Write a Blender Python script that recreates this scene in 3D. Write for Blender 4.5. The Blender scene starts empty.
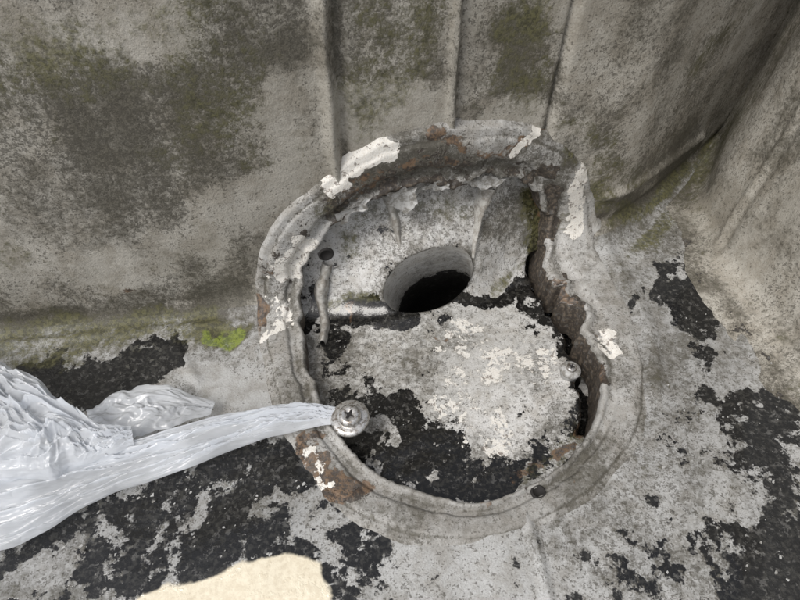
import bpy, bmesh, math, random
import numpy as np
from mathutils import Vector
random.seed(4); rng=np.random.RandomState(7)
sc=bpy.context.scene
# ------------------------------------------------------------------ camera
PITCH=math.radians(41); F=578.0
cam=bpy.data.cameras.new("camera"); cam.lens=26; cam.sensor_width=36; cam.clip_start=.01; cam.clip_end=500
co=bpy.data.objects.new("camera",cam); sc.collection.objects.link(co)
co.location=(0,0,1); co.rotation_euler=(PITCH,0,0); sc.camera=co
C=np.array([0,0,1.0]); FW=np.array([0,math.sin(PITCH),-math.cos(PITCH)]); UP=np.array([0,math.cos(PITCH),math.sin(PITCH)])
def ray(u,v):
    return F*FW+(u-400)*np.array([1.,0,0])+(300-v)*UP
def proj(P):
    d=P-C; z=d@FW
    return 400+F*d[...,0]/z, 300-F*(d@UP)/z
def at_z(u,v,z):
    d=ray(u,v); return C+d*((z-1)/d[2])
# ------------------------------------------------------------------ noise helpers
class SN:
    def __init__(s,seed,n=24,f0=3,f1=30,p=1.0):
        r=np.random.RandomState(seed); s.k=[]
        for i in range(n):
            f=f0*(f1/f0)**(i/(n-1)); a=r.rand()*6.283
            s.k.append((f*math.cos(a),f*math.sin(a),r.rand()*6.283,(f0/f)**p))
        s.t=math.sqrt(sum(k[3]**2 for k in s.k)/2)
    def __call__(s,x,y):
        o=0
        for a,b,c,w in s.k: o=o+w*np.sin(a*x+b*y+c)
        return o/s.t
def vnoise(x,y,seed):
    T_=np.random.RandomState(seed).rand(256,256); xi=np.floor(x).astype(int); yi=np.floor(y).astype(int)
    fx=x-xi; fy=y-yi; fx=fx*fx*(3-2*fx); fy=fy*fy*(3-2*fy); a=xi%256; b=yi%256; a1=(a+1)%256; b1=(b+1)%256
    return (T_[a,b]*(1-fx)+T_[a1,b]*fx)*(1-fy)+(T_[a,b1]*(1-fx)+T_[a1,b1]*fx)*fy
def fbm(x,y,scale,octv,seed,gain=.6):
    o=0;w=1;tot=0
    for i in range(octv):
        ca,sa=math.cos(i*1.1+seed),math.sin(i*1.1+seed); f=scale*2**i
        o=o+w*(vnoise((x*ca-y*sa)*f+17*i,(x*sa+y*ca)*f+31*i,seed+i)-.5); tot+=w*w; w*=gain
    return .5+o/math.sqrt(tot)*.45
n_lo=SN(1,16,2,12,.8); n_mid=SN(2,24,12,60,.8); n_hi=SN(3,30,60,260,.7); n_edge=SN(5,24,20,200,.6)
def smooth_interp(xs,ys,w):
    g=np.linspace(-3,3,3001); v=np.interp(g,xs,ys); k=int(w/.002)|1
    ker=np.hanning(k+2)[1:-1]; ker/=ker.sum(); vp=np.pad(v,k//2,mode='edge'); v=np.convolve(vp,ker,'valid')
    return lambda x: np.interp(x,g,v)
W =smooth_interp([-3,-.877,-.341,.514,.975,1.4,3],[.52,.782,.854,1.09,1.52,1.9,2.5],.16)
R =smooth_interp([-3,-.42,-.25,.45,.62,1.,3],[.035,.035,.10,.12,.09,.06,.06],.1)
def sheet(x,t,off=0.,Wf=W,Rf=R,lean=0.,z0=0.):
    x=np.asarray(x,float); t=np.asarray(t,float)
    w=Wf(x); r=Rf(x); wp=(Wf(x+.01)-Wf(x-.01))/.02; a=r*math.pi/4
    phi=np.clip((t+a)/r,0,math.pi/2)
    y=w-r+r*np.sin(phi)+np.minimum(t+a,0); z=r-r*np.cos(phi)+np.maximum(t-a,0)
    y=y+lean*np.maximum(z,0)
    n=np.stack([wp*np.sin(phi),-np.sin(phi),np.cos(phi)+lean*np.sin(phi)],-1); n/=np.linalg.norm(n,axis=-1,keepdims=True)
    P=np.stack([x,y,z+z0],-1)
    return P+n*np.asarray(off)[...,None]
class Chart:
    def __init__(s,fn,xr,tr,nx=520,nt=640):
        xs=np.linspace(*xr,nx); ts=np.linspace(*tr,nt); X,T=np.meshgrid(xs,ts)
        U,V=proj(fn(X,T)); s.X=X.ravel(); s.T=T.ravel(); s.U=U.ravel(); s.V=V.ravel()
    def __call__(s,u,v):
        i=np.argmin((s.U-u)**2+(s.V-v)**2); return s.X[i],s.T[i]
outer=Chart(lambda x,t:sheet(x,t),(-1.3,1.15),(-1.1,.85))
W2=smooth_interp([-3,-.5,-.17,.06,.2,.33,.6,3],[.85,.865,.872,.885,.93,1.005,1.13,1.2],.10)
R2=lambda x: 0*np.asarray(x,float)+.035
CZ=-.045
def csheet(x,t,off=0.): return sheet(x,t,off,W2,R2,.5,CZ)
inner=Chart(csheet,(-.42,.6),(-.75,.42))
# ------------------------------------------------------------------ weathering maps
S=.00225
def dist_to(x,t,q):
    d=np.full(x.shape,9.)
    for (ax,at),(bx,bt) in zip(q[:-1],q[1:]):
        L=(bx-ax)**2+(bt-at)**2
        h=np.clip(((x-ax)*(bx-ax)+(t-at)*(bt-at))/L,0,1) if L>1e-9 else 0
        d=np.minimum(d,np.hypot(x-ax-h*(bx-ax),t-at-h*(bt-at)))
    return d
def field(chart,x,t,base,items,warp=.018):
    x=np.asarray(x); v=np.full(x.shape,float(base))
    wx=x+warp*n_mid(x,t)+.3*warp*n_hi(x,t); wt=t+warp*n_mid(t+3,x)+.3*warp*n_hi(t,x+2)
    for pts,rad,val in items:
        q=[chart(*p) for p in pts]
        if len(q)==1: q=q*2
        d=dist_to(wx,wt,q)
        k=np.clip(1-d/(rad*S),0,1); k=k*k*(3-2*k); k=np.clip(k*1.4,0,1)
        v=v+(val-v)*k
    return v
def noises(A,x,y):
    A['nlo']=fbm(x,y,4,6,100); A['ng0']=fbm(x,y,11,5,200); A['nm']=fbm(x+7,y,16,4,300); return A
WEATHER={
'paint':(.80,[
  ([(30,375),(110,380),(165,362)],44,.0),([(250,340),(200,380),(150,400)],32,1.),([(200,350),(270,395)],25,1.),
  ([(40,560),(140,520),(230,490),(290,470)],60,.38),([(120,590),(330,560)],55,.41),([(350,590),(400,560)],32,.48),
  ([(190,545),(270,520)],40,.34),([(330,540),(300,500)],18,.8),([(200,500),(180,560)],16,.55),([(10,590),(60,560)],20,.62),([(300,520),(330,560)],14,.64),
  ([(660,290),(700,340),(690,400)],50,.38),([(760,400),(790,520)],75,.38),([(720,560),(640,560)],60,.45),([(760,590),(800,560)],60,.40),
  ([(660,420),(650,500)],40,.51),([(690,300),(740,300)],26,.38),([(610,560),(560,590)],26,.60),([(700,420),(740,470)],30,.42),([(700,500),(740,540)],24,.42),
  ([(640,330),(655,345)],30,1.),([(470,570),(540,580)],35,.68),([(600,500),(500,560),(400,555)],20,.95),
  ([(640,250),(700,230)],30,.74),([(740,330),(790,390)],30,.54),([(620,250),(650,300)],18,.85),([(700,470),(680,560)],10,.62)]),
'grime_shade':(.44,[
  ([(10,10),(300,10)],60,.60),([(30,60),(60,110)],60,.80),([(190,60),(230,90)],75,.86),([(120,30),(150,20)],44,.02),([(0,10)],60,.0),
  ([(60,130),(260,150)],60,.72),([(0,190),(240,200)],40,.58),([(20,240),(240,250)],38,.50),([(100,265),(200,250)],40,.05),
  ([(0,300),(150,300),(240,290)],26,.72),([(290,110),(300,160)],40,.18),([(230,220),(260,180)],40,.12),
  ([(390,30),(390,80)],52,.92),([(360,120),(440,115)],28,.05),([(520,20),(530,80)],52,.95),([(500,110),(530,110)],18,.3),
  ([(640,30),(620,90)],60,.66),([(700,60),(660,140)],50,.60),([(600,140),(620,170)],30,.70),([(760,60),(790,150)],40,.46),
  ([(600,210),(720,130)],20,.85),([(420,560),(540,560)],45,.36),([(640,500),(640,400)],60,.60),([(200,370),(250,400)],30,-.1),([(0,322),(220,315)],16,1.05),([(560,520),(440,570)],30,.25),([(600,540),(700,590)],40,.55)]),
'moss':(.12,[
  ([(40,20),(35,60)],36,.84),([(80,60),(60,90)],44,.72),([(200,40),(210,120)],60,.66),([(180,150)],45,.58),([(390,20),(385,100)],52,.70),([(530,10),(520,80)],48,.76),
  ([(740,20),(700,60)],36,.70),([(0,340),(80,334),(205,324)],30,1.06),([(0,352),(80,343)],18,1.06),([(224,328),(246,331)],19,1.36),([(600,195),(640,205),(725,130)],20,.95),([(725,130),(755,75)],18,.82),([(650,240),(690,200)],34,.80),
  ([(640,240)],20,1.0),([(600,180),(640,170)],30,.72),([(560,120),(600,150)],24,.72),([(0,260),(60,280)],30,.5),([(300,600),(700,500)],120,.0),([(100,560),(300,500)],100,.0),([(700,400),(760,560)],100,.0)]),
'rust':(.0,[([(290,440),(345,510)],9,.5),([(115,285),(150,290)],9,.5)]),
'white':(.0,[]),
'sun_patch':(.0,[([(150,607),(195,596),(290,584)],23,1.),([(180,610),(300,606)],24,1.)]),  # pool of sunlight painted onto the floor as cream colour
'wet':(.05,[([(20,375),(110,375),(160,360)],46,1.2),([(40,560),(330,540)],80,1.2),([(150,480),(270,500)],60,1.2),([(700,350),(700,560)],80,1.)]),
}
RINGW={
'paint':(.86,[([(320,200),(440,160),(560,165)],30,.58),([(265,300),(275,240),(300,210)],28,.62),([(300,450),(345,510)],16,.50),([(620,380),(600,300),(575,260)],14,.8),([(590,405)],34,1.1),([(545,200),(545,240)],16,.2),([(400,530),(540,520)],20,.8),([(330,215),(400,185),(540,175)],12,.34),([(535,495)],12,.2),([(560,275),(602,385)],9,.42)]),
'grime_shade':(.38,[([(320,190),(440,150),(560,150)],28,.78),([(262,330),(265,240)],16,.66),([(590,405)],36,-.2),([(370,500),(480,520)],18,.32),([(545,215),(560,150)],20,.9),([(295,340),(310,400)],12,.25)]),
'moss':(.0,[([(300,215),(340,190)],14,.6),([(555,150),(590,180)],20,.8),([(560,220)],20,.6)]),
'rust':(.0,[([(306,438),(345,497)],26,.68),([(330,190),(440,160)],20,.50),([(545,270),(590,350),(598,385)],9,.60),([(430,135),(540,132)],14,.64),([(600,320),(615,350)],10,.42),([(560,490),(480,520)],10,.40),([(265,350),(262,300)],12,.54),([(262,260),(290,210)],12,.5)]),
'white':(.0,[([(338,172),(385,152)],22,.72),([(284,240),(280,262)],28,.72),([(272,300),(282,340)],16,.50),([(578,180),(570,225)],22,.60),([(510,136),(528,130)],14,.70),([(612,335),(622,355)],18,.54),([(312,450),(332,480)],20,.52)]),
'sun_patch':(.0,[]),'wet':(.05,[]),
}
CAVW={
'paint':(.68,[([(350,322),(400,330)],28,.0),([(338,350),(342,410)],22,.38),([(395,395),(412,440),(395,475)],30,.32),([(335,430),(370,470)],20,.40),([(360,370),(385,420)],16,.44),
  ([(470,305),(540,290),(575,340)],18,.22),([(555,460),(590,400)],30,.28),([(520,485),(470,497)],22,.32),([(480,350),(530,350)],50,.74),([(430,345),(400,360)],30,.72),([(460,430),(510,430)],38,.66),([(440,400),(450,470)],18,.46),([(540,390),(520,420)],20,.5),
  ([(440,492),(400,480)],18,.32),([(572,368)],10,.9),([(330,215),(400,195),(470,185)],26,.85),([(360,250),(350,290)],26,1.),([(490,210),(500,260)],30,.95),([(430,230)],30,1.),([(530,200),(535,260)],16,.25),([(310,280),(320,310)],14,.2),([(300,330),(315,300)],12,.1),([(415,312),(465,300),(500,300)],9,.0),([(548,275),(575,320),(592,365),(596,400)],14,-.5)]),  # last entry blackens the crack: shade of the gap put into the colour
'grime_shade':(.42,[([(440,360),(520,400)],60,.38),([(340,240),(400,230)],30,.52),([(500,210),(540,240)],30,.80),([(360,290)],26,.2),([(440,220),(470,260)],20,.52)]),
'moss':(.0,[([(340,225),(335,250)],18,.8),([(525,200),(530,265)],20,.9),([(540,470),(580,430)],20,.5),([(330,310),(380,305)],12,.8),([(490,285),(540,265)],12,.75),([(350,210),(480,195)],14,.6)]),
'rust':(.0,[([(530,210),(540,250)],14,.45),([(350,320),(352,330)],6,.6),([(575,440),(520,480)],16,.46),([(430,345),(440,350)],6,.5)]),
'white':(.0,[([(450,350),(550,360)],50,.46),([(450,400),(500,450)],50,.48)]),
'sun_patch':(.0,[]),'wet':(.7,[([(370,325),(400,330)],22,1.2),([(390,400),(420,470)],40,1.2)]),
}
# ------------------------------------------------------------------ materials
def setup(name):
    m=bpy.data.materials.new(name); m.use_nodes=True; nt=m.node_tree; nt.nodes.clear()
    out=nt.nodes.new('ShaderNodeOutputMaterial'); b=nt.nodes.new('ShaderNodeBsdfPrincipled'); nt.links.new(b.outputs[0],out.inputs[0])
    return m,nt,b
class NB:
    def __init__(s,nt):
        s.nt=nt; s.tc=nt.nodes.new('ShaderNodeTexCoord').outputs['Object']
    def _in(s,n,i,v):
        if isinstance(v,bpy.types.NodeSocket): s.nt.links.new(v,n.inputs[i])
        else: n.inputs[i].default_value=v
    def noise(s,scale,detail=3,rough=.6,dist=0.,off=None,sc=None):
        n=s.nt.nodes.new('ShaderNodeTexNoise'); v=s.tc
        if off or sc:
            mp=s.nt.nodes.new('ShaderNodeMapping'); s.nt.links.new(v,mp.inputs[0])
            if off: mp.inputs[1].default_value=(off,off*.7,off*1.3)
            if sc: mp.inputs[3].default_value=sc
            v=mp.outputs[0]
        s.nt.links.new(v,n.inputs['Vector']); n.inputs['Scale'].default_value=scale; n.inputs['Detail'].default_value=detail
        n.inputs['Roughness'].default_value=rough; n.inputs['Distortion'].default_value=dist
        return n.outputs[0]
    def m(s,op,a,b=0.,c=0.):
        n=s.nt.nodes.new('ShaderNodeMath'); n.operation=op; s._in(n,0,a); s._in(n,1,b); s._in(n,2,c); return n.outputs[0]
    def rng(s,v,a,b,c=0.,d=1.):
        n=s.nt.nodes.new('ShaderNodeMapRange'); n.interpolation_type='SMOOTHSTEP'; s._in(n,0,v); s._in(n,1,a); s._in(n,2,b); s._in(n,3,c); s._in(n,4,d); return n.outputs[0]
    def mix(s,f,a,b,mode='MIX'):
        n=s.nt.nodes.new('ShaderNodeMix'); n.data_type='RGBA'; n.blend_type=mode; s._in(n,0,f)
        s._in(n,6,a if isinstance(a,bpy.types.NodeSocket) else (*a,1)); s._in(n,7,b if isinstance(b,bpy.types.NodeSocket) else (*b,1)); return n.outputs[2]
    def attr(s,name):
        n=s.nt.nodes.new('ShaderNodeAttribute'); n.attribute_name=name; return n.outputs['Fac']
def weathered(name,c_a,c_b,c_under,white=(.74,.72,.675),n1s=26,residue=.4,edge=.012):
    m,nt,b=setup(name); k=NB(nt)
    paint,gr,moss,rust,wh,wet,sun_patch=[k.attr(a) for a in ('paint','grime_shade','moss','rust','white','wet','sun_patch')]
    nlo,ng0,nm=[k.attr(a) for a in ('nlo','ng0','nm')]
    n1=k.noise(n1s,4,.66); nf=k.noise(120,2,.65,0,off=3.); fine=k.noise(330,1,.6); g1=k.noise(75,3,.75,.0,off=13.)
    base=k.m('MULTIPLY_ADD',n1,.56,k.m('MULTIPLY_ADD',nm,.28,k.m('MULTIPLY',nf,.16)))
    pm=k.rng(k.m('ADD',base,k.m('MULTIPLY',k.m('SUBTRACT',paint,.5),.48)),.498-edge*1.3,.498+edge)
    top=k.mix(k.rng(nlo,.36,.64),c_a,c_b)
    top=k.mix(k.rng(n1,.35,.60,.6,0),top,k.mix(1.,top,(.60,.565,.51),'MULTIPLY'))
    top=k.mix(k.rng(fine,.35,.65,0,.30),top,k.mix(1.,top,(.55,.53,.50),'MULTIPLY'))
    gm=k.rng(k.m('ADD',k.m('MULTIPLY_ADD',ng0,.50,k.m('MULTIPLY',g1,.50)),k.m('MULTIPLY',gr,.36)),.58,.84,0,.82)
    top=k.mix(gm,top,(.070,.063,.045))
    pin=k.rng(k.m('MULTIPLY_ADD',nf,.6,k.m('MULTIPLY_ADD',fine,.4,k.m('MULTIPLY',gr,.18))),.60,.69,0,.65)
    top=k.mix(pin,top,(.06,.054,.042))
    under=k.mix(k.rng(nf,.45,.68),c_under,(c_under[0]*2.6+.006,c_under[1]*2.5+.006,c_under[2]*2.3+.005))
    under=k.mix(k.rng(g1,.57,.63,0,residue),under,(.22,.215,.205))
    col=k.mix(pm,under,top)
    mn=k.m('MULTIPLY_ADD',g1,.6,k.m('MULTIPLY',nm,.4))
    mm=k.rng(k.m('ADD',mn,k.m('MULTIPLY',moss,.34)),.60,.90,0,.86)
    mcol=k.mix(k.rng(moss,1.12,1.3),k.mix(k.rng(nf,.4,.6),(.052,.050,.022),(.128,.122,.055)),k.mix(k.rng(nf,.4,.6),(.09,.12,.012),(.21,.26,.03)))
    col=k.mix(mm,col,mcol)
    rm=k.rng(k.m('ADD',base,k.m('MULTIPLY',k.m('SUBTRACT',rust,.5),.55)),.49,.54,0,.85)
    rc=k.mix(k.rng(g1,.40,.62),(.038,.026,.019),(.185,.115,.066))
    col=k.mix(rm,col,rc)
    wm=k.rng(k.m('ADD',k.m('SUBTRACT',1.,base),k.m('MULTIPLY',k.m('SUBTRACT',wh,.5),.55)),.492,.506)
    wc=k.mix(k.rng(fine,.4,.7,0,.4),white,(white[0]*.74,white[1]*.68,white[2]*.60))
    wc=k.mix(k.rng(g1,.56,.63,0,.8),wc,(.14,.11,.09))
    col=k.mix(wm,col,wc)
    sm=k.rng(k.m('MULTIPLY_ADD',base,1.2,sun_patch),.95,1.25)  # mask of the painted sunlight, mixed into the base colour below
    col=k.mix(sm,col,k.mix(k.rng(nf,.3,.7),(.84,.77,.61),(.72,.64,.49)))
    nt.links.new(col,b.inputs['Base Color'])
    dry=k.m('MULTIPLY_ADD',fine,.25,.5)
    ww=k.rng(k.m('MULTIPLY_ADD',nm,.6,k.m('MULTIPLY',k.m('MULTIPLY',wet,k.m('MULTIPLY_ADD',pm,-.65,1.)),.75)),.38,.72)
    rr=k.nt.nodes.new('ShaderNodeMix'); k._in(rr,0,ww); k._in(rr,2,dry); k._in(rr,3,.09); nt.links.new(rr.outputs[0],b.inputs['Roughness'])
    h=k.m('MULTIPLY_ADD',fine,.08,k.m('MULTIPLY',pm,.5)); h=k.m('MULTIPLY_ADD',g1,.5,h)
    bp=nt.nodes.new('ShaderNodeBump'); bp.inputs['Distance'].default_value=.006
    flat=k.m('SUBTRACT',1.,k.m('MAXIMUM',k.m('MULTIPLY',ww,.65),k.m('MULTIPLY',k.m('MINIMUM',sun_patch,1.),.75)))
    nt.links.new(k.m('MULTIPLY',flat,.68),bp.inputs['Strength'])
    nt.links.new(h,bp.inputs['Height']); nt.links.new(bp.outputs[0],b.inputs['Normal'])
    return m
M_wall=weathered('mouldy_wall_paint',(.365,.345,.300),(.455,.433,.385),(.05,.045,.04),n1s=16)
M_floor=weathered('peeling_floor_paint',(.375,.377,.372),(.445,.447,.44),(.013,.0132,.0135),n1s=24,residue=.30,edge=.014)
M_ring=weathered('flange_paint',(.345,.338,.32),(.455,.45,.435),(.055,.046,.038))
M_cav=weathered('recess_paint',(.54,.535,.515),(.64,.635,.62),(.010,.0098,.0095),n1s=34,residue=.28)
# ------------------------------------------------------------------ mesh helpers
def add(name,verts,faces,mat,attrs=None,parent=None,smooth=True):
    me=bpy.data.meshes.new(name); me.from_pydata([tuple(v) for v in verts],[],faces); me.update()
    if attrs:
        for a,v in attrs.items():
            A=me.attributes.new(a,'FLOAT','POINT'); A.data.foreach_set('value',np.asarray(v,dtype=np.float32).ravel())
    if smooth: me.polygons.foreach_set('use_smooth',[True]*len(me.polygons))
    ob=bpy.data.objects.new(name,me); sc.collection.objects.link(ob)
    if mat: me.materials.append(mat)
    if parent: ob.parent=parent
    return ob
def grid_faces(nr,nc,keep,wrap=False):
    f=[];C_=nc if wrap else nc-1
    for i in range(nr-1):
        for j in range(C_):
            if keep is None or keep[i,j]:
                k=(j+1)%nc; f.append((i*nc+j,i*nc+k,(i+1)*nc+k,(i+1)*nc+j))
    return f
def compact(P,faces,attrs):
    used=np.zeros(len(P),bool); fa=np.array(faces); used[fa.ravel()]=True; idx=np.cumsum(used)-1
    return P[used],[tuple(r) for r in idx[fa].tolist()],{a:v.ravel()[used] for a,v in attrs.items()}
# ------------------------------------------------------------------ flange outline in the sheet's own coordinates
cx,ct=outer(448,335)
OUT=[(440,125),(500,122),(550,134),(580,158),(593,190),(602,235),(626,285),(645,335),(650,385),(640,435),(608,485),(560,522),(500,545),(440,548),(395,538),(345,512),(308,478),(288,435),(268,370),(257,310),(260,262),(275,222),(303,193),(338,165),(385,138)]
INN=[(345,212),(400,190),(460,181),(512,176),(540,195),(547,235),(542,266),(566,302),(590,345),(601,388),(592,425),(562,468),(530,490),(490,502),(440,496),(400,484),(362,462),(336,428),(318,390),(304,345),(301,300),(314,250)]
def radial(pts,smooth=9):
    a=[];r=[]
    for p in pts:
        x,t=outer(*p); a.append(math.atan2(t-ct,x-cx)); r.append(math.hypot(t-ct,x-cx))
    a=np.array(a);r=np.array(r);o=np.argsort(a);a=a[o];r=r[o]
    g=np.linspace(-math.pi,math.pi,721)[:-1]
    v=np.interp(g,np.concatenate([a-2*math.pi,a,a+2*math.pi]),np.concatenate([r,r,r]))
    ker=np.hanning(smooth*2+3)[1:-1];ker/=ker.sum();n=len(ker)//2
    v=np.convolve(np.concatenate([v[-n:],v,v[:n]]),ker,'valid'); return g,v
G,RO=radial(OUT,14); _,RI=radial(INN,10)
def inside(x,t,k):
    a=np.arctan2(t-ct,x-cx); r=np.hypot(t-ct,x-cx)
    ro=np.interp(a,G,RO,period=2*math.pi); ri=np.interp(a,G,RI,period=2*math.pi)
    return r<ri+(ro-ri)*k
# ------------------------------------------------------------------ wall + floor
xs=np.arange(-1.35,1.3,.0062); ts=np.concatenate([np.arange(-1.5,-.9,.03),np.arange(-.9,.82,.0062),np.arange(.83,.95,.02)])
X,T=np.meshgrid(xs,ts)
def seg_relief(x,t,pts,w,h,ch=outer):
    return h*np.exp(-(dist_to(x,t,[ch(*p) for p in pts])/w)**2)
wallmask=1/(1+np.exp(-T/.03))
off=.0035*n_lo(X,T)+.0010*n_mid(X,T)+.00025*n_hi(X,T)
off+=(1-wallmask)*.0016*n_mid(X*1.3,T)
r1x,_=outer(335,150); r2x,_=outer(449,125); r3x,_=outer(552,118)
up=1/(1+np.exp(-(T-.25)/.02))
wob=.004*np.sin(T*9+1)+.002*np.sin(T*31)
off+=up*(.018*np.exp(-((X-r1x-wob)/.009)**2)-.012*np.exp(-((X-r1x-.022-wob)/.009)**2))
off+=up*(.018*np.exp(-((X-r2x+wob)/.0055)**2)-.007*np.exp(-((X-r2x-.014+wob)/.006)**2))
off+=up*(.012/(1+np.exp(-(X-r3x)/.004))*np.exp(-np.maximum(X-r3x,0)/.25)-.014*np.exp(-((X-r3x+.005)/.005)**2))
off+=seg_relief(X,T,[(600,220),(650,195),(722,132)],.014,-.012)
off+=seg_relief(X,T,[(605,195),(650,172),(700,135)],.012,.012)
off+=seg_relief(X,T,[(0,345),(240,322)],.010,.006)*(1+.6*n_mid(X*2,T*2))
off+=seg_relief(X,T,[(524,512),(540,560),(548,600)],.006,.010)
off+=seg_relief(X,T,[(605,250),(632,300),(650,335),(655,390)],.02,.010)
off+=seg_relief(X,T,[(175,345),(195,380)],.010,.006)
P=sheet(X,T,off)
keep=~inside(X,T,.45)
A={k:field(outer,X,T,*WEATHER[k],warp=(.010 if k=='sun_patch' else .018)) for k in WEATHER}
noises(A,X,T)
strk=SN(11,30,20,160,.4)(X,T*.06); strk2=SN(12,20,8,60,.4)(X,T*.1)
A['grime_shade']+=wallmask*(.10*strk+.08*strk2)+wallmask*.10*n_lo(X*2,T*2)
for rx in (r1x+.022,r2x+.012,r3x-.006): A['grime_shade']+=up*.35*np.exp(-((X-rx-wob)/.008)**2)
A['paint']=np.where(T>.0,np.maximum(A['paint'],1.1),A['paint'])
ang=np.arctan2(T-ct,X-cx); rd=np.hypot(T-ct,X-cx)
A['paint']+= (1-wallmask)*(.05*n_mid(X*.6,T*.6)+.07*SN(15,20,6,60,.5)(ang*2.2,rd*.35)*(X>.3))
i0=int(np.argmin(abs(ts-0.0)))
fk=keep[:-1,:-1]&keep[1:,1:]&keep[1:,:-1]&keep[:-1,1:]
kf=fk.copy();kf[i0:]=False;kw=fk.copy();kw[:i0]=False
Pf=P.reshape(-1,3)
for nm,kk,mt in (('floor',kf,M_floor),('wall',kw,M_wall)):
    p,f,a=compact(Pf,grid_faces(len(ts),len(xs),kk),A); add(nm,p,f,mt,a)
# ------------------------------------------------------------------ side wall
XW=smooth_interp([-3,.2,.68,.92,1.16,1.457,1.6,3],[.88,.86,.835,.80,.80,.925,1.0,1.6],.12)
ys=np.arange(-.3,1.65,.007); t3=np.concatenate([np.arange(-.10,.8,.007),np.arange(.82,.95,.03)])
Y3,T3=np.meshgrid(ys,t3); r=.07; a_=r*math.pi/4
xw=XW(Y3)+.006*n_mid(Y3*.7,T3*.4); phi=np.clip((T3+a_)/r,0,math.pi/2)
o3=.006*n_lo(Y3+4,T3)+.0015*n_mid(Y3,T3+2)+.0003*n_hi(Y3,T3)
o3+=.005*np.exp(-((Y3-1.02-.2*T3-.006*np.sin(T3*14))/.007)**2)*(T3>0)-.005*np.exp(-((Y3-1.0-.2*T3)/.010)**2)*(T3>0)
x3=xw-r+r*np.sin(phi)+np.minimum(T3+a_,0)-np.sin(phi)*o3+.12*np.maximum(T3-a_,0)
z3=r-r*np.cos(phi)+np.maximum(T3-a_,0)+np.cos(phi)*o3-.002+.10*np.minimum(T3+a_,0)
P3=np.stack([x3,Y3,z3],-1).reshape(-1,3)
A3={'paint':1.1-.45*np.exp(-np.maximum(T3+.05,0)/.02),'grime_shade':.46+.12*n_lo(Y3*2,T3*2)+.25*np.exp(-np.maximum(T3+.04,0)/.02)+.08*SN(14,30,20,120,.4)(Y3,T3*.1),
 'moss':np.clip(.9*np.exp(-((Y3-1.38)/.16)**2),0,1)*np.exp(-np.maximum(T3-.1,0)/.3)+.3*np.exp(-np.abs(T3)/.04),'rust':0*T3,'white':0*T3,'wet':0*T3+.05,'sun_patch':0*T3}
noises(A3,Y3+5,T3)
add('side_wall',P3,grid_faces(len(t3),len(ys),None),M_wall,A3)
# ------------------------------------------------------------------ flange ring
prof=[(-.02,-.095),(-.02,-.04),(-.015,-.012),(0,.002),(.015,.008),(.04,.0105),(.08,.011),(.12,.009),(.16,.003),(.22,.0015),(.32,.002),(.36,.0075),(.39,.0095),(.48,.0100),(.60,.0102),(.72,.0100),(.78,.009),(.82,.0045),(.9,.003),(.95,.002),(1.0,.000),(1.04,-.006)]
pk=np.array([p[0] for p in prof]); ph=np.array([p[1] for p in prof])
kk=np.concatenate([pk[:4],np.linspace(.01,1.04,48)]); hh=np.concatenate([ph[:4],np.interp(np.linspace(.01,1.04,48),pk,ph)])
NA=1440; ga=np.linspace(-math.pi,math.pi,NA+1)[:-1]
ro=np.interp(ga,G,RO,period=2*math.pi); ri=np.interp(ga,G,RI,period=2*math.pi)
ex,ey=np.cos(ga)*2,np.sin(ga)*2
topness=np.clip(np.sin(ga),0,1); rightness=np.exp(-((ga-.05)/.5)**2)
ri=ri+.0015*n_mid(ex*.5,ey*.5)+(.0015+.005*topness+.006*rightness)*n_edge(ex*.4,ey*.4); ro=ro+.003*n_mid(ex*.3+5,ey*.3)+(.001+.0015*topness)*n_edge(ex*.4+2,ey*.4)
K,GA=np.meshgrid(kk,ga,indexing='ij'); H,_=np.meshgrid(hh,ga,indexing='ij')
rad=ri[None]+(ro-ri)[None]*K; RX=cx+rad*np.cos(GA); RT=ct+rad*np.sin(GA)
tp=np.clip(np.sin(GA),0,1)**2; H=H+tp*.010*np.clip((K-.3)/.15,0,1)*np.clip((1.0-K)/.05,0,1)
ho=H+(K>0)*(.0008*n_mid(RX,RT)+.0006*n_hi(RX,RT))
tear=np.exp(-((GA-.05)/.45)**2)*np.clip(1-K*4,0,1)*(K>=0); ho+=tear*.012*(1+.8*n_edge(ex*.3,ey*.3)[None])
PR=sheet(RX,RT,ho).reshape(-1,3)
AR={k:field(outer,RX,RT,*RINGW[k]) for k in RINGW}; noises(AR,RX+3,RT)
AR['grime_shade']=AR['grime_shade']+.10*n_mid(RX*.7,RT*.7)+.30*np.exp(-((K-.20)/.04)**2)+.35*np.exp(-((K-.83)/.02)**2)
sk=(K<-.005); AR['paint']=np.where(sk,-.3,AR['paint']); AR['rust']=np.where(sk,.12,AR['rust']); AR['white']=np.where(sk,0,AR['white'])  # skirt coloured dark, painting in the shade of the gap
ring=add('mounting_flange',PR,grid_faces(len(kk),NA,None,True),M_ring,AR)
# ------------------------------------------------------------------ recess
recess=bpy.data.objects.new('recess',None); sc.collection.objects.link(recess)
xs2=np.arange(-.36,.56,.0050); ts2=np.arange(-.70,.42,.0050); X2,T2=np.meshgrid(xs2,ts2)
pcx,pct=inner(426,281)
o2=.003*n_lo(X2+2,T2)+.0014*n_mid(X2,T2+5)+.0004*n_hi(X2,T2)
wm2=1/(1+np.exp(-(T2-.02)/.01))
PR_=.100; VS=.76
def pd(x,t): return np.hypot(x-pcx,((t-pct)-.14*(x-pcx))/VS)
d=pd(X2,T2)
o2+=wm2*(.008*np.cos((X2-.03)*14))+.024*np.exp(-(np.maximum(d-PR_,0)/.07)**2)
crack=dist_to(X2+.004*n_hi(X2,T2)+.003*n_mid(X2,T2),T2+.004*n_hi(T2,X2),[inner(*p) for p in [(538,268),(556,298),(578,332),(592,368),(597,398),(592,425)]])
o2-=.10/(1+np.exp((crack-.026)/.0025))
P2=csheet(X2,T2,o2)
k2=d>PR_
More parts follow.
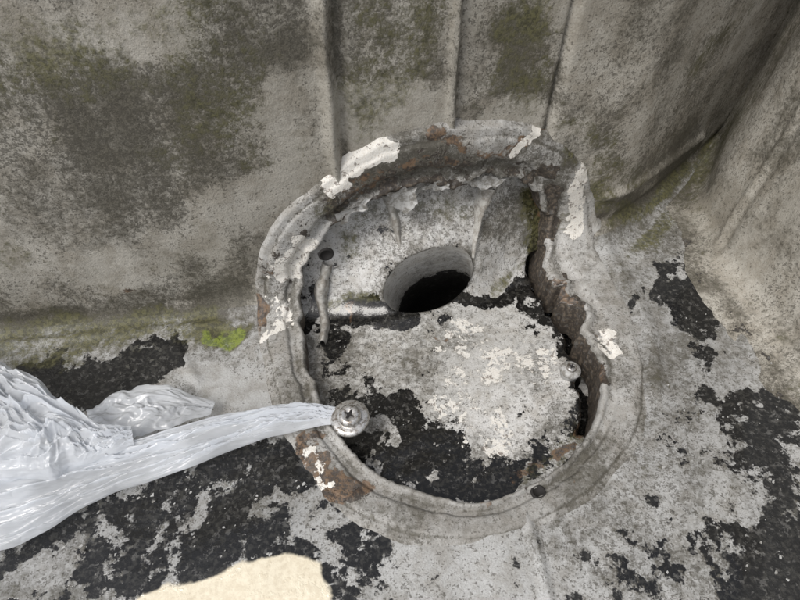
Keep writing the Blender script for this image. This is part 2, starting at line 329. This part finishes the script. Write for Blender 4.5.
k2=k2[:-1,:-1]|k2[1:,1:]|k2[1:,:-1]|k2[:-1,1:]
A2={k:field(inner,X2,T2,*CAVW[k]) for k in CAVW}; noises(A2,X2+1,T2+8)
A2['grime_shade']+=.10*n_mid(X2*.5,T2*.5)+.25*np.exp(-((d-PR_)/.006)**2)
A2['paint']+=.10*n_mid(X2*.9,T2*.9)*(1-wm2)
A2['rust']=np.where(abs(crack-.030)<.005,.58,A2['rust'])
snap=(d<PR_)&(d>PR_*.80)
sx=pcx+(X2-pcx)*np.where(snap,PR_/np.maximum(d,1e-6),1); st=pct+(T2-pct)*np.where(snap,PR_/np.maximum(d,1e-6),1)
P2=np.where(snap[...,None],csheet(sx,st,.024+.0*o2),P2)
p,f,a=compact(P2.reshape(-1,3),grid_faces(len(ts2),len(xs2),k2),A2); add('inner_plate',p,f,M_cav,a,recess)
na=120; th=np.linspace(0,2*math.pi,na+1)[:-1]; dirv_=np.array([.14,.47,-.84]); dirv_/=np.linalg.norm(dirv_)
rim=csheet(pcx+PR_*np.cos(th),pct+PR_*VS*np.sin(th)+.14*PR_*np.cos(th),.0245*np.ones(na)); cc_=rim.mean(0)
sec=[0,.004,.015,.04,.08,.13,.2,.28,.40,.55]; rows=[]
for s_ in sec:
    q=cc_+(rim-cc_)*(1-min(s_,.02)*1.5)+dirv_*s_; rows.append(q)
PP=np.concatenate(rows); ss=np.repeat(sec,na); gx=np.tile(th,len(sec))
AP={'paint':np.where(ss<.004,.7,1.3)-np.clip((ss-.13)*9,0,2.2),'grime_shade':.15+1.4*ss,'moss':0*ss,'rust':np.where(ss<.003,.45,.0),'white':0*ss,'wet':0*ss,'sun_patch':0*ss}; noises(AP,gx*.1,ss)  # colour goes black with depth, imitating the shade inside the pipe
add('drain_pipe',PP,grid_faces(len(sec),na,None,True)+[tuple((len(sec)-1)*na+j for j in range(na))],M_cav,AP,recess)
# ------------------------------------------------------------------ old sealant strips
ms,nt,b=setup('old_sealant'); k=NB(nt)
cc=k.mix(k.rng(k.noise(60,4,.7),.4,.62),(.47,.46,.43),(.25,.23,.20)); nt.links.new(cc,b.inputs['Base Color']); b.inputs['Roughness'].default_value=.6
bp=nt.nodes.new('ShaderNodeBump'); bp.inputs['Distance'].default_value=.004; nt.links.new(k.noise(90,4,.7),bp.inputs['Height']); nt.links.new(bp.outputs[0],b.inputs['Normal'])
def strip(name,fn,ch,pts,widths,h,mat,parent=None,n=60,m=9):
    q=np.array([ch(*p) for p in pts]); tt=np.linspace(0,len(pts)-1,n)
    qx=np.interp(tt,range(len(pts)),q[:,0]); qt=np.interp(tt,range(len(pts)),q[:,1]); ker=np.ones(7)/7
    qx=np.convolve(np.pad(qx,3,'edge'),ker,'valid'); qt=np.convolve(np.pad(qt,3,'edge'),ker,'valid')
    w=np.interp(tt,range(len(pts)),widths)*S/2; w=w*(1+.25*n_mid(qx*3,qt*3)+.15*n_hi(qx,qt))
    tx=np.gradient(qx);tq=np.gradient(qt);l=np.hypot(tx,tq)+1e-9; nx_,nt_=-tq/l,tx/l
    L=np.linspace(-1,1,m)
    X_=qx[:,None]+nx_[:,None]*w[:,None]*L[None]; T_=qt[:,None]+nt_[:,None]*w[:,None]*L[None]
    O_=h*(1-np.abs(L)**3)[None]-.004+.0015*n_hi(X_,T_)
    return add(name,fn(X_,T_,O_).reshape(-1,3),grid_faces(n,m,None),mat,None,parent)
strip('sealant_strip_1',csheet,inner,[(388,192),(396,225),(401,250)],[13,9,10],.028,ms,recess)
strip('sealant_strip_2',csheet,inner,[(487,186),(478,212),(472,240),(470,256)],[14,9,7,6],.030,ms,recess)
strip('sealant_strip_3',csheet,inner,[(328,262),(320,295),(325,325),(322,345)],[10,8,12,7],.018,ms,recess)
# ------------------------------------------------------------------ torn paint flaps
def flap(name,fn,ch,poly,o,mat,parent,curl=.01):
    q=np.array([ch(*p) for p in poly]); c=q.mean(0); n=len(q);m=6;N=n*14
    tt=np.arange(N)/14.; i=np.floor(tt).astype(int)%n; fr=tt-np.floor(tt)
    E=q[i]*(1-fr)[:,None]+q[(i+1)%n]*fr[:,None]; E=E+(.0028*np.stack([n_hi(E[:,0]*2,E[:,1]*2),n_hi(E[:,1]*2+3,E[:,0]*2)],-1))
    X_=[];T_=[];O_=[]
    for r_ in np.linspace(1,.02,m):
        p_=c+(E-c)*r_; X_.append(p_[:,0]);T_.append(p_[:,1]);O_.append(o+curl*r_**3*(.5+.5*np.sin(tt*2*math.pi/n*2+1))+.001*n_mid(p_[:,0],p_[:,1]))
    return add(name,fn(np.array(X_),np.array(T_),np.array(O_)).reshape(-1,3),grid_faces(m,N,None,True)+[tuple((m-1)*N+j for j in range(N))],mat,None,parent)
mp,nt,b=setup('loose_grey_paint'); k=NB(nt)
cc=k.mix(k.rng(k.noise(70,4,.75),.42,.62),(.44,.44,.43),(.20,.19,.17)); nt.links.new(cc,b.inputs['Base Color']); b.inputs['Roughness'].default_value=.5
flap('paint_flap_1',sheet,outer,[(386,188),(396,182),(412,184),(414,196),(402,208),(392,204)],.013,mp,ring)
flap('paint_flap_2',sheet,outer,[(420,182),(438,176),(448,182),(436,190)],.010,mp,ring,.005)
flap('paint_flap_3',sheet,outer,[(458,178),(490,173),(504,178),(486,185),(470,182)],.010,mp,ring,.005)
flap('paint_flap_4',sheet,outer,[(332,212),(350,202),(372,196),(366,204),(350,212),(340,222)],.010,mp,ring,.005)
# ------------------------------------------------------------------ loose flakes, one object
V=[];Fc=[]
def flake(p,n,size):
    n=Vector(n).normalized(); a=n.orthogonal().normalized(); b2=n.cross(a); k_=random.randint(4,7); s0=len(V); r0=random.random()*6.28
    tilt=Vector((random.uniform(-.4,.4),random.uniform(-.4,.4),0))
    for j in range(k_):
        th_=r0+6.283*j/k_; rr_=size*random.uniform(.45,1.2); q=a*math.cos(th_)*rr_+b2*math.sin(th_)*rr_*.7
        V.append(Vector(p)+q+n*(.002+abs(q.dot(tilt))))
    Fc.append(tuple(range(s0,s0+k_)))
for i in range(520):
    u,v=random.choice([(random.uniform(330,560),random.uniform(320,490)),(random.uniform(330,540),random.uniform(310,350)),(random.uniform(640,790),random.uniform(300,590)),(random.uniform(60,330),random.uniform(470,560)),(random.gauss(540,20),random.gauss(485,10))])
    x,t=outer(u,v)
    if t>-.12: continue
    if inside(np.array([x]),np.array([t]),0)[0]:
        if inside(np.array([x]),np.array([t]),-.7)[0]:
            x2,t2=inner(u,v); p_=csheet(np.array([x2]),np.array([t2]),np.array([.004]))[0]
        else: continue
    elif inside(np.array([x]),np.array([t]),1.1)[0]: continue
    else: p_=sheet(np.array([x]),np.array([t]),np.array([.004]))[0]
    flake(p_,(0,0,1),random.choice([.0015,.002,.0025,.004]))
add('paint_flakes',V,Fc,mp,None,None,False)
# ------------------------------------------------------------------ bolt with washer, small screw
mm_,nt,b=setup('dull_zinc'); k=NB(nt)
cc=k.mix(k.rng(k.noise(120,4,.7),.45,.65),(.60,.59,.57),(.20,.17,.14)); nt.links.new(cc,b.inputs['Base Color']); b.inputs['Metallic'].default_value=.75; b.inputs['Roughness'].default_value=.26
md,nt,b=setup('recess_shade'); b.inputs['Base Color'].default_value=(.015,.013,.012,1); b.inputs['Roughness'].default_value=.8  # near-black colour stands for the shade inside drive slots and bolt holes
def lathe(name,c,n,prof,mat,parent,seg=48):
    n=Vector(n).normalized(); a=n.orthogonal().normalized(); b_=n.cross(a); v=[]
    for r_,h_ in prof:
        for j in range(seg):
            th_=6.28318*j/seg
            v.append(Vector(c)+a*math.cos(th_)*r_+b_*math.sin(th_)*r_+n*h_)
    return add(name,v,grid_faces(len(prof),seg,None,True)+[tuple((len(prof)-1)*seg+j for j in range(seg))],mat,None,parent)
def cross(name,c,n,L,wd,dp,mat,parent,rot=.3):
    n=Vector(n).normalized(); a0=n.orthogonal().normalized(); b0=n.cross(a0); a=a0*math.cos(rot)+b0*math.sin(rot); b_=n.cross(a)
    pts=[(wd,wd),(L,wd*.6),(L,-wd*.6),(wd,-wd),(wd*.6,-L),(-wd*.6,-L),(-wd,-wd),(-L,-wd*.6),(-L,wd*.6),(-wd,wd),(-wd*.6,L),(wd*.6,L)]
    v=[Vector(c)+a*x+b_*y+n*dp for x,y in pts]+[Vector(c)+a*x*.8+b_*y*.8-n*dp for x,y in pts]
    return add(name,v,[tuple(range(12))]+[(i,(i+1)%12,12+(i+1)%12,12+i) for i in range(12)],mat,None,parent,False)
bolt=bpy.data.objects.new('bolt',None); sc.collection.objects.link(bolt)
bc=at_z(350,418,.034); nb=(-.05,-.12,1)
lathe('washer',bc,nb,[(.012,-.006),(.034,-.006),(.0365,-.004),(.037,.000),(.035,.003),(.030,.0045),(.012,.0045)],mm_,bolt)
lathe('head',bc,nb,[(.022,.002),(.0225,.008),(.0215,.013),(.018,.0165),(.013,.0185),(.007,.0155),(.0005,.015)],mm_,bolt)
cross('drive_recess',Vector(bc)+Vector(nb).normalized()*.0178,nb,.0095,.0022,.0012,md,bolt)
lathe('shank',Vector(bc)-Vector((0,0,.04)),(0,0,1),[(.009,-.01),(.009,.0)]+[(.0095 if i%2 else .008,.003*i) for i in range(1,13)],mm_,bolt)
screw=bpy.data.objects.new('screw',None); sc.collection.objects.link(screw)
s2=at_z(571,369,CZ+.024)
lathe('washer',s2,(0,0,1),[(.008,-.050),(.017,-.050),(.019,-.012),(.0225,-.005),(.021,.0),(.016,.003),(.010,.003)],mp,screw)
lathe('head',s2,(0,0,1),[(.0115,.0),(.0115,.007),(.009,.0095),(.005,.010),(.0005,.008)],mm_,screw)
cross('drive_recess',Vector(s2)+Vector((0,0,.0098)),(0,0,1),.006,.0018,.0008,md,screw)
for i,(u,v,r_) in enumerate([(325,252,.013),(536,494,.010)]):
    x,t=outer(u,v); p0=sheet(np.array([x]),np.array([t]),np.array([.009]))[0]; p1=sheet(np.array([x]),np.array([t]),np.array([.05]))[0]
    lathe('bolt_hole_%d'%(i+1),p0,p1-p0,[(r_*1.35,-.002),(r_*1.3,.002),(r_*1.0,.003),(r_*.9,-.001)],md,ring,28)
# ------------------------------------------------------------------ plastic bag
mb,nt,b=setup('white_polythene'); k=NB(nt)
b.inputs['Base Color'].default_value=(.84,.87,.91,1)
b.inputs['Roughness'].default_value=.18; b.inputs['Specular IOR Level'].default_value=.9
tr=nt.nodes.new('ShaderNodeBsdfTranslucent'); tr.inputs[0].default_value=(.90,.93,.98,1); tp=nt.nodes.new('ShaderNodeBsdfTransparent')
mx=nt.nodes.new('ShaderNodeMixShader'); mx.inputs[0].default_value=.30; mx2=nt.nodes.new('ShaderNodeMixShader')
nt.links.new(k.rng(k.noise(9,2,.5),.35,.65,.08,.38),mx2.inputs[0])
nt.links.new(b.outputs[0],mx.inputs[1]); nt.links.new(tr.outputs[0],mx.inputs[2]); nt.links.new(mx.outputs[0],mx2.inputs[1]); nt.links.new(tp.outputs[0],mx2.inputs[2])
nt.links.new(mx2.outputs[0],[n for n in nt.nodes if n.type=='OUTPUT_MATERIAL'][0].inputs[0])
bp=nt.nodes.new('ShaderNodeBump'); bp.inputs['Distance'].default_value=.009; bp.inputs['Strength'].default_value=.9
nz=k.noise(24,3,.55,0,sc=(.45,1.6,1.))
nt.links.new(k.m('ABSOLUTE',k.m('SUBTRACT',nz,.5)),bp.inputs['Height']); nt.links.new(bp.outputs[0],b.inputs['Normal'])
bag=bpy.data.objects.new('plastic_bag',None); sc.collection.objects.link(bag)
def cloth(name,topl,botl,zt,zb,folds,amp,seed,mat=mb,nu=300,nv=180,arch=.03,crump=.5,cs=1.,power=.6):
    r_=np.random.RandomState(seed); n=len(topl)
    A_=np.array([at_z(u,v,z) for (u,v),z in zip(topl,zt)]); B_=np.array([at_z(u,v,z) for (u,v),z in zip(botl,zb)])
    s=np.linspace(0,n-1,nu); a=np.stack([np.interp(s,range(n),A_[:,i]) for i in range(3)],-1); b_=np.stack([np.interp(s,range(n),B_[:,i]) for i in range(3)],-1)
    ker=np.hanning(25);ker/=ker.sum()
    for arr in (a,b_):
        for i in range(3): arr[:,i]=np.convolve(np.pad(arr[:,i],12,'edge'),ker,'valid')
    w=np.linspace(0,1,nv); Sx,Wv=np.meshgrid(s/(n-1),w,indexing='ij')
    hem=.06*SN(seed+9,14,4,40,.8)(Sx[:,0]*2,Sx[:,0]*0)
    Wd=Wv+hem[:,None]*(1-2*Wv)
    Pn=a[:,None]*(1-Wd)[...,None]+b_[:,None]*Wd[...,None]
    wid=np.linalg.norm(a-b_,axis=1)[:,None]
    ph_=sum(c*np.sin(Sx*f1+p1) for c,f1,p1 in [(.5,3,r_.rand()*6),(.3,8,r_.rand()*6),(.12,19,r_.rand()*6)])
    z=0
    for f0,c in folds:
        q=Wv*f0*math.pi*(1+.15*np.sin(Sx*5+r_.rand()*6))+ph_*1.8+r_.rand()*6; z=z+c*(.6+.4*np.sin(Sx*7+Wv*9+r_.rand()*6))*(1-np.abs(np.sin(q))**power)
    wx_=Sx*5*cs+.5*n_lo(Sx*2,Wv*2); wy_=Wv*3*cs*1.+.5*n_lo(Wv*2+4,Sx*2)
    for o_,(fs,am) in enumerate([(1.,1.),(2.3,.6),(5.,.30)]):
        v_=vnoise(wx_*fs+9*o_,(wy_+wx_*.4)*fs*1.2+5,seed+70+o_)-.5; z=z+crump*am*(1-np.abs(v_)*4)
    env=np.sin(np.clip(Wv,0,1)*math.pi)**.5
    Pn[...,2]+=amp*z*np.clip(wid/.16,.22,1.2)*env+arch*env*wid/.2
    Pn[...,1]+=.35*amp*z*env
    return add(name,Pn.reshape(-1,3),grid_faces(nu,nv,None),mat,None,bag)
cloth('main_strip',[(-160,500),(-60,465),(0,452),(70,448),(140,438),(220,415),(290,399),(322,402),(338,410),(352,414)],
      [(-160,640),(-60,585),(0,552),(60,522),(120,492),(190,468),(260,445),(305,431),(335,425),(352,421)],
      [.02,.03,.04,.05,.06,.06,.055,.045,.030,.022],[.01,.015,.02,.02,.025,.03,.03,.03,.026,.022],[(3,.8),(7,.8),(12,.45),(21,.2)],.030,3,arch=.02,crump=.30,power=.45)
cloth('billowed_part',[(-120,330),(-40,345),(0,357),(30,376),(60,398),(100,428),(132,430)],[(-120,520),(-40,500),(0,490),(40,482),(75,470),(105,460),(135,445)],
      [.10,.10,.10,.10,.09,.08,.07],[.07,.07,.07,.07,.07,.07,.07],[(2,.7),(5,.6),(10,.35),(18,.15)],.034,8,arch=.03,crump=.45,cs=1.2,power=.5)
cloth('loose_corner',[(84,412),(110,396),(146,380),(180,388),(218,405)],[(96,440),(120,445),(150,436),(180,425),(214,412)],
      [.03,.035,.04,.035,.02],[.04,.04,.04,.035,.02],[(3,.3),(8,.2)],.010,12,nu=90,nv=60,arch=.012,crump=.7,cs=.7)
# ------------------------------------------------------------------ ground beyond
mg,nt,b=setup('gravelly_ground'); k=NB(nt)
nt.links.new(k.mix(k.noise(3,4,.7),(.10,.095,.085),(.2,.19,.17)),b.inputs['Base Color']); b.inputs['Roughness'].default_value=.9
add('ground',[(-80,-80,-.6),(80,-80,-.6),(80,80,-.6),(-80,80,-.6)],[(0,1,2,3)],mg,None,None,False)
# ------------------------------------------------------------------ light
EL=math.radians(56); AZ=math.radians(225)
w=bpy.data.worlds.new("World"); sc.world=w; w.use_nodes=True; nt=w.node_tree; bg=nt.nodes['Background']
sky=nt.nodes.new('ShaderNodeTexSky'); sky.sky_type='NISHITA'; sky.sun_disc=False; sky.sun_elevation=EL; sky.sun_rotation=AZ; sky.dust_density=4
hs=nt.nodes.new('ShaderNodeHueSaturation'); hs.inputs['Saturation'].default_value=.35
nt.links.new(sky.outputs[0],hs.inputs['Color']); nt.links.new(hs.outputs[0],bg.inputs[0]); bg.inputs[1].default_value=.15
L=bpy.data.lights.new('sun','SUN'); L.energy=1.5; L.angle=math.radians(25); L.color=(1,.97,.92)
lo=bpy.data.objects.new('sun',L); sc.collection.objects.link(lo)
sd=Vector((math.sin(AZ)*math.cos(EL),math.cos(AZ)*math.cos(EL),math.sin(EL))); lo.rotation_euler=(-sd).to_track_quat('-Z','Y').to_euler()
sc.view_settings.view_transform='Standard'; sc.view_settings.look='None'; sc.view_settings.exposure=0
